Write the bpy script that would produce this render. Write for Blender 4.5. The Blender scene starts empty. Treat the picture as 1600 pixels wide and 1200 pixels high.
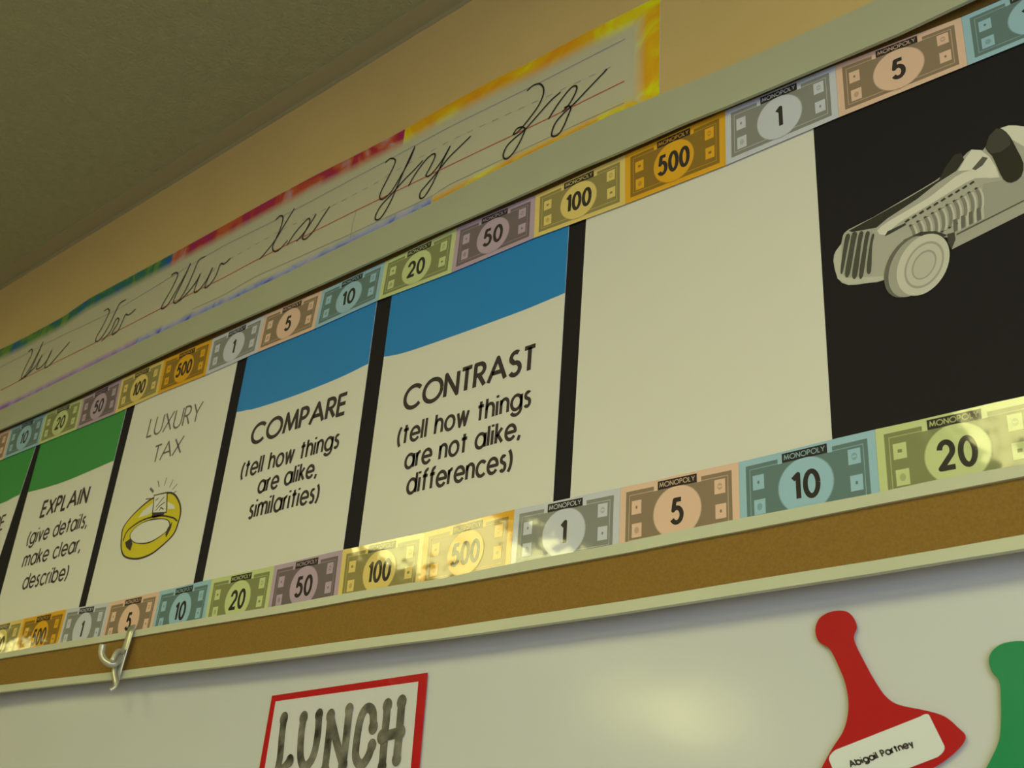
import bpy, bmesh, math, random
from mathutils import Matrix, Vector
from mathutils.geometry import tessellate_polygon
random.seed(4)
C = bpy.context.scene.collection
SC = bpy.context.scene

# ------------------------------------------------------------------ camera, world, lights, exposure
cd = bpy.data.cameras.new('camera'); cam = bpy.data.objects.new('camera', cd); C.objects.link(cam)
cd.sensor_width = 36; cd.lens = 37.817; cd.clip_start = 0.02
cd.dof.use_dof = True; cd.dof.focus_distance = 1.15; cd.dof.aperture_fstop = 16
CX = (0.77147999, 0.63254024, 0.06864012); CYD = (-0.24100778, 0.39036749, -0.88855414); CZ = (-0.58884112, 0.66895894, 0.45360783)
m = Matrix(((CX[0], -CYD[0], -CZ[0], 0.0), (CX[1], -CYD[1], -CZ[1], -0.84445), (CX[2], -CYD[2], -CZ[2], 1.73966), (0, 0, 0, 1)))
cam.matrix_world = m
SC.camera = cam
SC.view_settings.view_transform = 'Standard'; SC.view_settings.look = 'None'
SC.view_settings.exposure = -0.10; SC.view_settings.gamma = 1.0; SC.view_settings.use_curve_mapping = False
w = bpy.data.worlds.new('world'); SC.world = w; w.use_nodes = True
w.node_tree.nodes['Background'].inputs[0].default_value = (0.62, 0.78, 1.0, 1); w.node_tree.nodes['Background'].inputs[1].default_value = 1.0
LAMP = (1.0, 0.955, 0.37); LAMP_STRENGTH = 11.2
def area(name, loc, rot, sx, sy, e, col):
    l = bpy.data.lights.new(name, 'AREA'); l.shape = 'RECTANGLE'; l.size = sx; l.size_y = sy; l.energy = e; l.color = col
    o = bpy.data.objects.new(name, l); C.objects.link(o); o.location = loc; o.rotation_euler = rot; return o
# daylight coming in through the window of the right-hand wall (lies in its opening)
area('window_daylight', (2.42, -2.4, 1.75), (0, math.radians(90), 0), 1.3, 2.9, 54, (0.70, 0.84, 1.0))

# ------------------------------------------------------------------ materials
def lin(c): return tuple(((v/255.0)/12.92 if v/255.0 <= .04045 else ((v/255.0+.055)/1.055)**2.4) for v in c)
REF = tuple(v/0.8 for v in lin((184, 178, 132)))      # light on a white card in the photo
def alb(rgb, k=1.0): return tuple(min(.9, max(.004, a/b*k)) for a, b in zip(lin(rgb), REF))
MATS = {}
def mat(name, col, rough=.5, spec=.35, metal=0, coat=0, noise=None, bump=None, emit=None):
    if name in MATS: return MATS[name]
    M = bpy.data.materials.new(name); M.use_nodes = True; nt = M.node_tree; b = nt.nodes['Principled BSDF']
    b.inputs['Base Color'].default_value = (*col, 1); b.inputs['Roughness'].default_value = rough
    b.inputs['Specular IOR Level'].default_value = spec; b.inputs['Metallic'].default_value = metal
    if coat: b.inputs['Coat Weight'].default_value = coat; b.inputs['Coat Roughness'].default_value = .07
    geo = nt.nodes.new('ShaderNodeNewGeometry')
    if noise:                                            # (scale, amount)
        n = nt.nodes.new('ShaderNodeTexNoise'); n.inputs['Scale'].default_value = noise[0]; n.inputs['Detail'].default_value = 5
        nt.links.new(geo.outputs['Position'], n.inputs['Vector'])
        mp = nt.nodes.new('ShaderNodeMapRange'); mp.inputs[1].default_value = .3; mp.inputs[2].default_value = .7
        mp.inputs[3].default_value = 1-noise[1]; mp.inputs[4].default_value = 1+noise[1]
        nt.links.new(n.outputs['Fac'], mp.inputs[0])
        vm = nt.nodes.new('ShaderNodeVectorMath'); vm.operation = 'SCALE'; vm.inputs[0].default_value = col
        nt.links.new(mp.outputs[0], vm.inputs['Scale']); nt.links.new(vm.outputs[0], b.inputs['Base Color'])
    if bump:                                             # list of (scale, distance)
        prev = None
        for s, d in bump:
            n = nt.nodes.new('ShaderNodeTexNoise'); n.inputs['Scale'].default_value = s; n.inputs['Detail'].default_value = 2
            nt.links.new(geo.outputs['Position'], n.inputs['Vector'])
            bp = nt.nodes.new('ShaderNodeBump'); bp.inputs['Strength'].default_value = 1; bp.inputs['Distance'].default_value = d
            nt.links.new(n.outputs['Fac'], bp.inputs['Height'])
            if prev: nt.links.new(prev.outputs[0], bp.inputs['Normal'])
            prev = bp
        nt.links.new(prev.outputs[0], b.inputs['Normal'])
        if coat: nt.links.new(prev.outputs[0], b.inputs['Coat Normal'])
    if emit:
        b.inputs['Emission Color'].default_value = (*emit[0], 1); b.inputs['Emission Strength'].default_value = emit[1]
    MATS[name] = M; return M

# ------------------------------------------------------------------ helpers
def link(name, me, material, parent=None):
    o = bpy.data.objects.new(name, me); C.objects.link(o)
    for mm in (material if isinstance(material, (list, tuple)) else [material]): me.materials.append(mm)
    if parent is not None:
        o.parent = parent; o.matrix_parent_inverse = Matrix.Translation(-parent.location)
    return o
def thing(name, label, cat, loc, group=None):
    o = bpy.data.objects.new(name, None); C.objects.link(o); o.location = loc; o.empty_display_size = .02
    return tag(o, label, cat, group)
def tag(o, label, cat, group=None):
    o['label'] = label; o['category'] = cat
    if group: o['group'] = group
    return o
class MB:
    """collects polygons into one mesh"""
    def __init__(s): s.v = []; s.f = []; s.mi = []
    def face(s, pts, mi=0):
        k = len(s.v); s.v += [tuple(p) for p in pts]; s.f.append(tuple(range(k, k+len(pts)))); s.mi.append(mi)
    def box(s, x0, x1, y0, y1, z0, z1, mi=0):
        k = len(s.v); s.v += [(x, y, z) for x in (x0, x1) for y in (y0, y1) for z in (z0, z1)]
        for q in ((0,1,3,2),(4,6,7,5),(0,4,5,1),(2,3,7,6),(0,2,6,4),(1,5,7,3)): s.f.append(tuple(k+i for i in q)); s.mi.append(mi)
    def poly(s, pts, y, mi=0):
        """flat polygon in the wall plane; pts are (x, z)"""
        vs = [Vector((p[0], p[1], 0)) for p in pts]; k = len(s.v)
        s.v += [(p[0], y, p[1]) for p in pts]
        for t in tessellate_polygon([vs]):
            a, b, c = (vs[i] for i in t)
            cr = (b.x-a.x)*(c.y-a.y)-(b.y-a.y)*(c.x-a.x)
            t = tuple(t) if cr > 0 else tuple(reversed(t))
            s.f.append(tuple(k+i for i in t)); s.mi.append(mi)
    def slab(s, pts, yf, yb, mi=0):
        """outline in the wall plane given a thickness: front at yf, back at yb (yb > yf)"""
        s.poly(pts, yf, mi)
        area2 = sum(pts[i][0]*pts[(i+1) % len(pts)][1]-pts[(i+1) % len(pts)][0]*pts[i][1] for i in range(len(pts)))
        q = pts if area2 > 0 else pts[::-1]
        k = len(s.v); n = len(q)
        s.v += [(p[0], yf, p[1]) for p in q]+[(p[0], yb, p[1]) for p in q]
        for i in range(n):
            j = (i+1) % n; s.f.append((k+i, k+n+i, k+n+j, k+j)); s.mi.append(mi)
    def ribbon(s, pts, wd, y, mi=0, caps=True):
        """a stroke of ink: pts (x, z), width wd"""
        P = [pts[0]]
        for p in pts[1:]:
            if (p[0]-P[-1][0])**2+(p[1]-P[-1][1])**2 > 1e-10: P.append(p)
        if len(P) < 2: return
        for i in range(1, len(P)-1):                     # a sharp corner starts a new stroke
            a = (P[i][0]-P[i-1][0], P[i][1]-P[i-1][1]); c = (P[i+1][0]-P[i][0], P[i+1][1]-P[i][1])
            if (a[0]*c[0]+a[1]*c[1])/(math.hypot(*a)*math.hypot(*c)) < .45:
                s.ribbon(P[:i+1], wd, y, mi, caps); s.ribbon(P[i:], wd, y-.00002, mi, caps); s.disc(P[i][0], P[i][1], wd/2, wd/2, y-.00004, mi, 10); return
        L = []; R = []; h = wd/2
        for i, p in enumerate(P):
            a = P[max(0, i-1)]; b = P[min(len(P)-1, i+1)]
            dx, dz = b[0]-a[0], b[1]-a[1]; l = math.hypot(dx, dz) or 1; nx, nz = -dz/l, dx/l
            sc = 1.0
            if 0 < i < len(P)-1:
                d1 = (p[0]-a[0], p[1]-a[1]); l1 = math.hypot(*d1) or 1
                cs = abs((-d1[1]/l1)*nx+(d1[0]/l1)*nz); sc = min(1.6, 1/max(cs, .5))
            L.append((p[0]+nx*h*sc, p[1]+nz*h*sc)); R.append((p[0]-nx*h*sc, p[1]-nz*h*sc))
        k = len(s.v); n = len(P)
        s.v += [(q[0], y, q[1]) for q in R]+[(q[0], y, q[1]) for q in L]
        for i in range(n-1): s.f.append((k+i, k+i+1, k+n+i+1, k+n+i)); s.mi.append(mi)
        if caps:
            for p in (P[0], P[-1]): s.disc(p[0], p[1], h, h, y, mi, 8)
    def disc(s, cx, cz, rx, rz, y, mi=0, n=28):
        s.face([(cx+rx*math.cos(2*math.pi*i/n), y, cz+rz*math.sin(2*math.pi*i/n)) for i in range(n)], mi)
    def tube(s, pts, r, n=10, mi=0, sx=1.0, cap=True):
        """round or strap-like rod through 3-D points (sx widens it along x)"""
        pts = [Vector(p) for p in pts]; k = len(s.v)
        for i, p in enumerate(pts):
            d = (pts[min(i+1, len(pts)-1)]-pts[max(i-1, 0)]).normalized()
            u = Vector((1, 0, 0))-d*d.x
            if u.length < .1: u = Vector((0, 0, 1))-d*d.z
            u.normalize(); v = d.cross(u)
            for j in range(n):
                a = 2*math.pi*j/n; s.v.append(tuple(p+u*math.cos(a)*r*sx+v*math.sin(a)*r))
        for i in range(len(pts)-1):
            for j in range(n):
                s.f.append((k+i*n+j, k+i*n+(j+1) % n, k+(i+1)*n+(j+1) % n, k+(i+1)*n+j)); s.mi.append(mi)
        if cap:
            s.f.append(tuple(k+j for j in reversed(range(n)))); s.mi.append(mi)
            s.f.append(tuple(k+(len(pts)-1)*n+j for j in range(n))); s.mi.append(mi)
    def build(s, name, material, parent=None, smooth=False):
        me = bpy.data.meshes.new(name); me.from_pydata(s.v, [], s.f)
        for p, i in zip(me.polygons, s.mi): p.material_index = i
        if smooth: me.shade_smooth()
        me.update(); return link(name, me, material, parent)
def smooth_pts(pts, n=6, closed=False):
    """Catmull-Rom through the points"""
    out = []; N = len(pts)
    for i in range(N if closed else N-1):
        g = (lambda k: pts[k % N]) if closed else (lambda k: pts[max(0, min(N-1, k))])
        p0, p1, p2, p3 = g(i-1), g(i), g(i+1), g(i+2)
        for k in range(n):
            t = k/n
            out.append(tuple(.5*((2*b)+(-a+c)*t+(2*a-5*b+4*c-d)*t*t+(-a+3*b-3*c+d)*t**3) for a, b, c, d in zip(p0, p1, p2, p3)))
    if not closed: out.append(tuple(pts[-1]))
    return out
def smooth_pts3(pts, n=5): return smooth_pts(pts, n)
def interp(tr, x):
    """z of a traced line at x"""
    tr = sorted(tr)
    if x <= tr[0][0]: a, b = tr[0], tr[0]
    elif x >= tr[-1][0]: a, b = tr[-1], tr[-1]
    else:
        for a, b in zip(tr, tr[1:]):
            if a[0] <= x <= b[0]: break
    return a[1] if a[0] == b[0] else a[1]+(b[1]-a[1])*(x-a[0])/(b[0]-a[0])

# ---- geometric stroke alphabet: cap height 1, baseline 0
def arc(cx, cy, rx, ry, a0, a1, n=14):
    return [(cx+rx*math.cos(math.radians(a0+(a1-a0)*i/n)), cy+ry*math.sin(math.radians(a0+(a1-a0)*i/n))) for i in range(n+1)]
XH = .74; RB = XH/2
def ball(cx): return arc(cx, RB, RB, RB, 0, 360, 24)
G = {
 'A': (.86, [[(0, 0), (.43, 1), (.86, 0)], [(.16, .36), (.70, .36)]]),
 'C': (.90, [arc(.52, .5, .5, .5, 42, 318, 24)]),
 'O': (1.02, [arc(.51, .5, .5, .5, 0, 360, 30)]),
 'E': (.46, [[(.46, 1), (0, 1), (0, 0), (.46, 0)], [(0, .53), (.44, .53)]]),
 'H': (.62, [[(0, 0), (0, 1)], [(.62, 0), (.62, 1)], [(0, .53), (.62, .53)]]),
 'I': (.04, [[(0, 0), (0, 1)]]),
 'L': (.40, [[(0, 1), (0, 0), (.40, 0)]]),
 'M': (.88, [[(0, 0), (.12, 1), (.44, .12), (.76, 1), (.88, 0)]]),
 'N': (.66, [[(0, 0), (0, 1), (.66, 0), (.66, 1)]]),
 'P': (.48, [[(0, 0), (0, 1), (.2, 1)]+arc(.2, .74, .26, .26, 90, -90, 10)+[(0, .48)]]),
 'R': (.52, [[(0, 0), (0, 1), (.22, 1)]+arc(.22, .75, .25, .25, 90, -90, 10)+[(0, .5)], [(.2, .5), (.52, 0)]]),
 'S': (.50, [arc(.26, .755, .22, .235, 50, 200, 10)+arc(.26, .26, .25, .265, 120, -150, 16)[1:]]),
 'T': (.52, [[(0, 1), (.52, 1)], [(.26, 1), (.26, 0)]]),
 'U': (.62, [[(0, 1), (0, .32)]+arc(.31, .31, .31, .31, 180, 360, 12)+[(.62, 1)]]),
 'X': (.66, [[(0, 1), (.66, 0)], [(.66, 1), (0, 0)]]),
 'Y': (.66, [[(0, 1), (.33, .48), (.66, 1)], [(.33, .48), (.33, 0)]]),
 'a': (XH, [ball(RB), [(XH, XH), (XH, 0)]]),
 'b': (XH, [ball(RB), [(0, 1.04), (0, 0)]]),
 'c': (.62, [arc(RB, RB, RB, RB, 42, 318, 18)]),
 'd': (XH, [ball(RB), [(XH, 1.04), (XH, 0)]]),
 'e': (.72, [[(.02, RB), (.72, RB)]+arc(RB, RB, RB, RB, 0, 325, 22)]),
 'f': (.36, [[(.15, 0), (.15, .85)]+arc(.35, .86, .20, .19, 180, 72, 8), [(-.04, XH), (.38, XH)]]),
 'g': (XH, [ball(RB), [(XH, XH), (XH, 0)]+arc(RB, 0, RB, .28, 0, -155, 12)]),
 'h': (.56, [[(0, 1.04), (0, 0)], [(0, .42)]+arc(.28, .45, .28, .29, 180, 0, 12)+[(.56, 0)]]),
 'i': (.04, [[(0, XH), (0, 0)], [(0, .93), (0, 1.05)]]),
 'k': (.50, [[(0, 1.04), (0, 0)], [(.44, XH), (.02, .34)], [(.12, .44), (.5, 0)]]),
 'l': (.04, [[(0, 1.04), (0, 0)]]),
 'm': (.94, [[(0, XH), (0, 0)], [(0, .46)]+arc(.23, .5, .23, .24, 180, 0, 10)+[(.46, 0)], [(.46, .46)]+arc(.70, .5, .24, .24, 180, 0, 10)+[(.94, 0)]]),
 'n': (.54, [[(0, XH), (0, 0)], [(0, .44)]+arc(.27, .47, .27, .27, 180, 0, 12)+[(.54, 0)]]),
 'o': (XH, [ball(RB)]),
 'r': (.26, [[(0, XH), (0, 0)], [(0, .46)]+arc(.24, .5, .24, .24, 180, 80, 6)]),
 's': (.38, [arc(.20, .56, .16, .17, 40, 210, 10)+arc(.19, .19, .18, .2, 110, -150, 12)[1:]]),
 't': (.40, [[(.19, 1.0), (.19, 0)], [(-.02, XH), (.42, XH)]]),
 'v': (.54, [[(0, XH), (.27, 0), (.54, XH)]]),
 'w': (.86, [[(0, XH), (.22, 0), (.43, XH), (.64, 0), (.86, XH)]]),
 'y': (.54, [[(0, XH), (.28, .02)], [(.54, XH), (.16, -.3)]]),
 ',': (.10, [[(.10, .10), (0, -.16)]]),
 '(': (.20, [arc(.62, .42, .60, .72, 132, 228, 10)]),
 ')': (.20, [arc(-.42, .42, .60, .72, 48, -48, 10)]),
 '0': (.58, [arc(.29, .5, .29, .5, 0, 360, 24)]),
 '1': (.26, [[(0, .80), (.24, .98), (.24, 0)]]),
 '2': (.58, [arc(.28, .70, .27, .30, 175, -38, 14)+[(.0, .02), (.60, .02)]]),
 '5': (.56, [[(.52, 1), (.16, 1), (.08, .56)]+arc(.26, .33, .29, .32, 118, -150, 16)]),
 ' ': (.26, []),
}
def layout(text, gap=.20):
    x = 0; out = []
    for ch in text:
        wd, st = G[ch]; out += [[(x+px, pz) for px, pz in s] for s in st]; x += wd+gap
    return out, x-gap
def write(mb, text, x0, x1, z0, z1, h, wt, y, gap=.20, mi=0):
    """text along the baseline (x0, z0)-(x1, z1), cap height h, stroke width wt (both metres)"""
    st, tot = layout(text, gap)
    for s in st:
        mb.ribbon([(x0+(x1-x0)*px/tot, z0+(z1-z0)*px/tot+h*pz) for px, pz in s], wt, y, mi, caps=False)

# ------------------------------------------------------------------ the room
WY = .012                                   # face of the wall that carries the boards
def ceil_z(x): return 3.052+.014*(x+.925)
def struct(o): o['kind'] = 'structure'; return o
paint = mat('tan_wall_paint', alb((184, 156, 80), .87), .62, .25, noise=(6, .03), bump=[(260, .0004)])
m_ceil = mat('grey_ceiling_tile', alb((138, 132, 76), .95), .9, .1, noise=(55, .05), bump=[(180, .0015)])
b = MB(); b.box(-8.0, 3.6, WY, WY+.15, 0, 3.3); struct(b.build('wall_front', paint))
b = MB(); b.box(-8.15, -8.0, -7.5, WY+.15, 0, 3.3); struct(b.build('wall_left', paint))
b = MB(); b.box(-8.0, 2.4, -7.65, -7.5, 0, 3.3); struct(b.build('wall_back', paint))
b = MB()                                    # right wall with a window opening
b.box(2.4, 2.55, -7.5, -3.9, 0, 3.3); b.box(2.4, 2.55, -.9, WY+.15, 0, 3.3); b.box(2.4, 2.55, -3.9, -.9, 0, 1.05); b.box(2.4, 2.55, -3.9, -.9, 2.45, 3.3)
struct(b.build('wall_right', paint))
m_alu = mat('window_aluminium', (.55, .55, .52), .4, .5, .6)
b = MB()
for y0, y1, z0, z1 in ((-3.9, -3.85, 1.05, 2.45), (-.95, -.9, 1.05, 2.45), (-3.85, -.95, 1.05, 1.1), (-3.85, -.95, 2.4, 2.45), (-2.43, -2.37, 1.1, 2.4)): b.box(2.48, 2.53, y0, y1, z0, z1)
wf = struct(b.build('window_1', m_alu))
b = MB(); b.box(-8.0, 2.4, -7.5, WY, -.1, 0); struct(b.build('floor', mat('speckled_floor_tile', (.26, .24, .20), .45, .4, noise=(40, .1))))
b = MB()
k = [(-8.0, -7.5), (2.4, -7.5), (2.4, WY), (-8.0, WY)]
b.v = [(x, y, ceil_z(x)) for x, y in k]+[(x, y, ceil_z(x)+.08) for x, y in k]
b.f = [(3, 2, 1, 0), (4, 5, 6, 7)]; b.mi = [0, 0]
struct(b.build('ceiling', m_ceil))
# wall angle: the metal L that runs round the ceiling at the wall
m_ang = mat('wall_angle_metal', alb((142, 130, 76), .95), .6, .25)
b = MB()
for (y0, y1, dz0, dz1) in ((WY-.035, WY, -.004, .0), (WY-.0015, WY, -.014, -.004)):
    q = [(x, y, ceil_z(x)+dz) for x in (-7.99, 2.39) for y in (y0, y1) for dz in (dz0, dz1)]
    kk = len(b.v); b.v += q
    for f in ((0,1,3,2),(4,6,7,5),(0,4,5,1),(2,3,7,6),(0,2,6,4),(1,5,7,3)): b.f.append(tuple(kk+i for i in f)); b.mi.append(0)
struct(b.build('trim_1', m_ang))

# ceiling lights (lay-in fixtures, long side towards the board wall)
m_tin = mat('fixture_white_metal', (.7, .7, .66), .4, .4)
m_lens2 = mat('dim_fixture_lens', (.8, .8, .75), .4, .3, emit=(LAMP, LAMP_STRENGTH*.5))  # emission turned down so the left of the board wall falls darker
m_lens = mat('fixture_lens', (.8, .8, .75), .4, .3, emit=(LAMP, LAMP_STRENGTH))
for i, (x, y, nm) in enumerate(((-.48, -2.05, 'over the camera'), (-2.68, -2.05, 'left of the camera in the front row'), (-6.2, -2.05, 'at the left end of the front row'), (1.3, -2.05, 'added at the right end of the front row to brighten that side'),  # right-end fixture is added, unseen, to shift the light rightwards
                                (-3.6, -5.0, 'at the left of the back row'), (-.8, -5.0, 'in the middle of the back row'), (1.3, -5.0, 'at the right end of the back row'))):
    t = thing('ceiling_light', 'recessed fluorescent ceiling light '+nm, 'ceiling light', (x, y, ceil_z(x)), 'recessed ceiling lights')
    z = ceil_z(x)-.012; b = MB()
    b.box(x-.32, x-.29, y-.62, y+.62, z-.01, z+.012); b.box(x+.29, x+.32, y-.62, y+.62, z-.01, z+.012)
    b.box(x-.29, x+.29, y-.62, y-.59, z-.01, z+.012); b.box(x-.29, x+.29, y+.59, y+.62, z-.01, z+.012)
    b.build('frame', m_tin, t)
    b = MB(); b.box(x-.29, x+.29, y-.59, y+.59, z-.004, z+.004); b.build('diffuser', m_lens if x > -4 else m_lens2, t)

# ------------------------------------------------------------------ tack board with its top rail
m_frame = mat('pale_board_frame', alb((166, 164, 108), .76), .5, .35, noise=(9, .03))
m_cork = mat('brown_cork', alb((120, 90, 30), .90), .85, .15, noise=(420, .10), bump=[(500, .0005)])
FB = [(-2.0876, 2.568), (-1.9005, 2.5665), (-1.7337, 2.5695), (-1.558, 2.5755), (-1.4441, 2.5775), (-1.2802, 2.5761), (-1.0898, 2.5764), (-0.9896, 2.5773), (-0.8966, 2.578), (-0.8132, 2.577), (-0.7239, 2.5771), (-0.6536, 2.5781), (-0.5828, 2.5758), (-0.5164, 2.5765), (-0.4768, 2.5757), (-0.438, 2.5727), (-0.4106, 2.5723), (-0.3727, 2.5722), (-0.3249, 2.5704), (-0.2768, 2.5696), (-0.2259, 2.5685), (-0.1875, 2.5726)]
FT = [(-2.1167, 2.6182), (-1.8701, 2.6228), (-1.6296, 2.6274), (-1.2896, 2.6268), (-1.0663, 2.6308), (-0.9043, 2.6327), (-0.8028, 2.6376), (-0.6081, 2.6404), (-0.5342, 2.6358), (-0.4736, 2.6311), (-0.3737, 2.6271), (-0.2698, 2.6263)]
XS = [-4.0, -2.6]+[-2.3+.05*i for i in range(46)]+[.2, .8]
def rail(mb, zb, zt, y0, y1):
    """a rail following two traced lines: front face y0, back y1"""
    k = len(mb.v)
    for x in XS:
        b_, t_ = zb(x), zt(x)
        mb.v += [(x, y0, b_), (x, y0, t_), (x, y1, t_), (x, y1, b_)]
    for i in range(len(XS)-1):
        for j in range(4): mb.f.append((k+4*i+j, k+4*i+4+j, k+4*i+4+(j+1) % 4, k+4*i+(j+1) % 4)); mb.mi.append(0)
    mb.f += [(k, k+1, k+2, k+3), (k+4*(len(XS)-1)+3, k+4*(len(XS)-1)+2, k+4*(len(XS)-1)+1, k+4*(len(XS)-1))]; mb.mi += [0, 0]
tb = thing('tack_board', 'long pale-framed tack board holding the word cards', 'bulletin board', (-1.0, .02, 2.09))
b = MB(); rail(b, lambda x: interp(FB, x)+.016, lambda x: interp(FT, x), -.014, .0115); rail(b, lambda x: interp(FB, x), lambda x: interp(FB, x)+.016, -.014, -.0100); b.build('top_rail', m_frame, tb)
b = MB(); b.box(-4.0, .8, .0022, .0115, 2.095, 2.60); b.build('cork_panel', m_cork, tb)
# black paper lining
m_black = mat('black_paper', alb((28, 25, 19)), .75, .15)
b = MB(); b.box(-3.2, .6, .0012, .0021, 2.096, 2.570)
tag(b.build('backing_paper', m_black), 'black paper lining the tack board, seen as gaps between the white cards', 'paper')

# ------------------------------------------------------------------ map rail under the board
R1T = [(-1.7909, 2.0892), (-1.6632, 2.0893), (-1.5451, 2.0873), (-1.4373, 2.0857), (-1.3366, 2.0853), (-1.1916, 2.0842), (-1.062, 2.0819), (-1.0028, 2.0825), (-0.8927, 2.0813), (-0.793, 2.0783), (-0.747, 2.08), (-0.6609, 2.0814), (-0.582, 2.0807), (-0.545, 2.0818), (-0.4754, 2.0837), (-0.4112, 2.0835), (-0.3516, 2.084), (-0.2964, 2.0834), (-0.2446, 2.0862), (-0.1967, 2.0847)]
R1B = [(-1.7858, 2.0803), (-1.6587, 2.0788), (-1.5403, 2.0772), (-1.4332, 2.076), (-1.3329, 2.0755), (-1.1883, 2.0737), (-1.0595, 2.072), (-1.0004, 2.072), (-0.8911, 2.0721), (-0.7919, 2.07), (-0.746, 2.07), (-0.6602, 2.0702), (-0.5816, 2.0703), (-0.5448, 2.0704), (-0.4756, 2.072), (-0.4117, 2.0715), (-0.3523, 2.0735), (-0.2973, 2.0735), (-0.246, 2.0745), (-0.1981, 2.075)]
R2T = [(-1.7599, 2.0356), (-1.5878, 2.0328), (-1.4332, 2.0295), (-1.3153, 2.0284), (-1.1736, 2.0263), (-1.0477, 2.0252), (-0.9898, 2.0249), (-0.8827, 2.024), (-0.7858, 2.0228), (-0.7409, 2.0233), (-0.6569, 2.0235), (-0.58, 2.0234), (-0.544, 2.0238), (-0.4763, 2.0248), (-0.4136, 2.0261), (-0.3556, 2.0264), (-0.3018, 2.0268), (-0.2515, 2.0281), (-0.2044, 2.0296)]
R2B = [(-1.7535, 2.0247), (-1.5824, 2.022), (-1.4286, 2.0189), (-1.3111, 2.0173), (-1.1702, 2.0151), (-1.045, 2.0142), (-0.9874, 2.0138), (-0.8808, 2.0131), (-0.7844, 2.0121), (-0.7397, 2.0121), (-0.6561, 2.0125), (-0.5797, 2.0126), (-0.5438, 2.0132), (-0.4764, 2.0141), (-0.4141, 2.0152), (-0.3564, 2.0157), (-0.3027, 2.0166), (-0.2527, 2.018), (-0.2059, 2.019)]
XS = [-4.0, -2.6]+[-2.3+.06*i for i in range(37)]+[0., .2, .8]
mr = thing('map_rail', 'map rail with a brown cork strip between two pale metal edges', 'rail', (-1.0, .0, 2.03))
m_rail = mat('pale_rail_metal', alb((176, 174, 118), .84), .42, .4, noise=(5, .05))
b = MB(); rail(b, lambda x: interp(R1B, x), lambda x: interp(R1T, x), -.024, -.0035); b.build('upper_edge', m_rail, mr)
b = MB(); rail(b, lambda x: interp(R2B, x), lambda x: interp(R2T, x), -.024, -.0175); b.build('lower_edge', m_rail, mr)
b = MB(); rail(b, lambda x: interp(R2T, x), lambda x: interp(R1B, x), -.0205, .0060); b.build('cork_strip', m_cork, mr)

# whiteboard
m_wb = mat('white_enamel', alb((182, 180, 142), .87), .15, .66, bump=[(7, .0012)])
b = MB(); b.box(-4.0, .8, .0065, .0119, .85, 2.042)
wb = tag(b.build('whiteboard', m_wb), 'glossy whiteboard under the map rail with notices stuck on it', 'whiteboard')

# ------------------------------------------------------------------ word cards
m_card = mat('white_card', alb((184, 178, 132), 1.0), .55, .25)
m_ink = mat('dark_brown_ink', alb((48, 40, 30)), .6, .3)
m_ink2 = mat('light_grey_ink', alb((92, 84, 60)), .6, .3)
m_green = mat('green_print', alb((48, 112, 42), 1.12), .5, .3)
m_blue = mat('blue_print', alb((32, 106, 128), 1.0), .5, .3)
CT, CB = 2.560, 2.1395                       # the notes cover the top and bottom ends of the cards
def card(name, label, cat, xl, xr, band=None, bm=None, lines=(), ink=None, group=None):
    """xl, xr: the side edges as traced (x, z) pairs top and bottom"""
    def ex(e, z): (x0, z0), (x1, z1) = e; return x0+(x1-x0)*(z-z0)/(z1-z0)
    out = [(ex(xl, CB), CB), (ex(xr, CB), CB), (ex(xr, CT), CT), (ex(xl, CT), CT)]
    t = thing(name, label, cat, (out[0][0], 0, CB), group)
    b = MB(); b.slab(out, .0, .0006); b.build('sheet', m_card, t)
    if band:
        s_ = smooth_pts(sorted(band), 4)
        x0, x1 = ex(xl, band[0][1]), ex(xr, band[-1][1])
        b = MB(); b.poly([(ex(xl, s_[0][1]), s_[0][1])]+[p for p in s_ if ex(xl, p[1])+.002 < p[0] < ex(xr, p[1])-.002]+[(ex(xr, s_[-1][1]), s_[-1][1]), out[2], out[3]], -.0002); b.build('colour_band', bm, t)
    for ln in lines:
        text, x0, x1, z0, z1, h, wt = ln[:7]
        b = MB(); write(b, text, x0, x1, z0, z1, h, wt, -.0003, ln[7] if len(ln) > 7 else .27)
        b.build('lettering', ink or m_ink, t)
    return t
GRP = 'word cards on the tack board'
card('word_card', 'white word card with green band at the far left, mostly out of frame', 'card',
     [(-2.245, 2.5), (-2.245, 2.15)], [(-1.9382, 2.499), (-1.9451, 2.4013)], [(-2.1762, 2.4046), (-2.0175, 2.4002), (-1.9704, 2.4036), (-1.9452, 2.4058)], m_green,
     [('RE', -2.008, -1.976, 2.3415, 2.3425, .0285, .0042, .14)], group=GRP)
card('word_card', 'white word card with green band reading EXPLAIN', 'card',
     [(-1.9186, 2.5026), (-1.9079, 2.2715)], [(-1.6299, 2.5014), (-1.6203, 2.1536)], [(-1.9207, 2.4042), (-1.8403, 2.3998), (-1.7634, 2.3991), (-1.6329, 2.4054)], m_green,
     [('EXPLAIN', -1.8371, -1.6845, 2.3417, 2.3417, .0285, .0056, .22), ('(give details,', -1.860, -1.663, 2.2935, 2.2942, .0255, .0040),
      ('make clear,', -1.8520, -1.6640, 2.2510, 2.2518, .0255, .0040), ('describe)', -1.8290, -1.6830, 2.2085, 2.2062, .0255, .0040)], group=GRP)
lt = card('tax_card', 'plain white card reading LUXURY TAX above a drawn gold diamond ring', 'card',
     [(-1.6033, 2.5039), (-1.5989, 2.152)], [(-1.3206, 2.5096), (-1.3149, 2.153)], None, None,
     [('LUXURY', -1.5385, -1.3920, 2.4285, 2.4235, .0335, .0034, .17), ('TAX', -1.5030, -1.4250, 2.3745, 2.3755, .0290, .0034, .12)], m_ink2)
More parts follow.
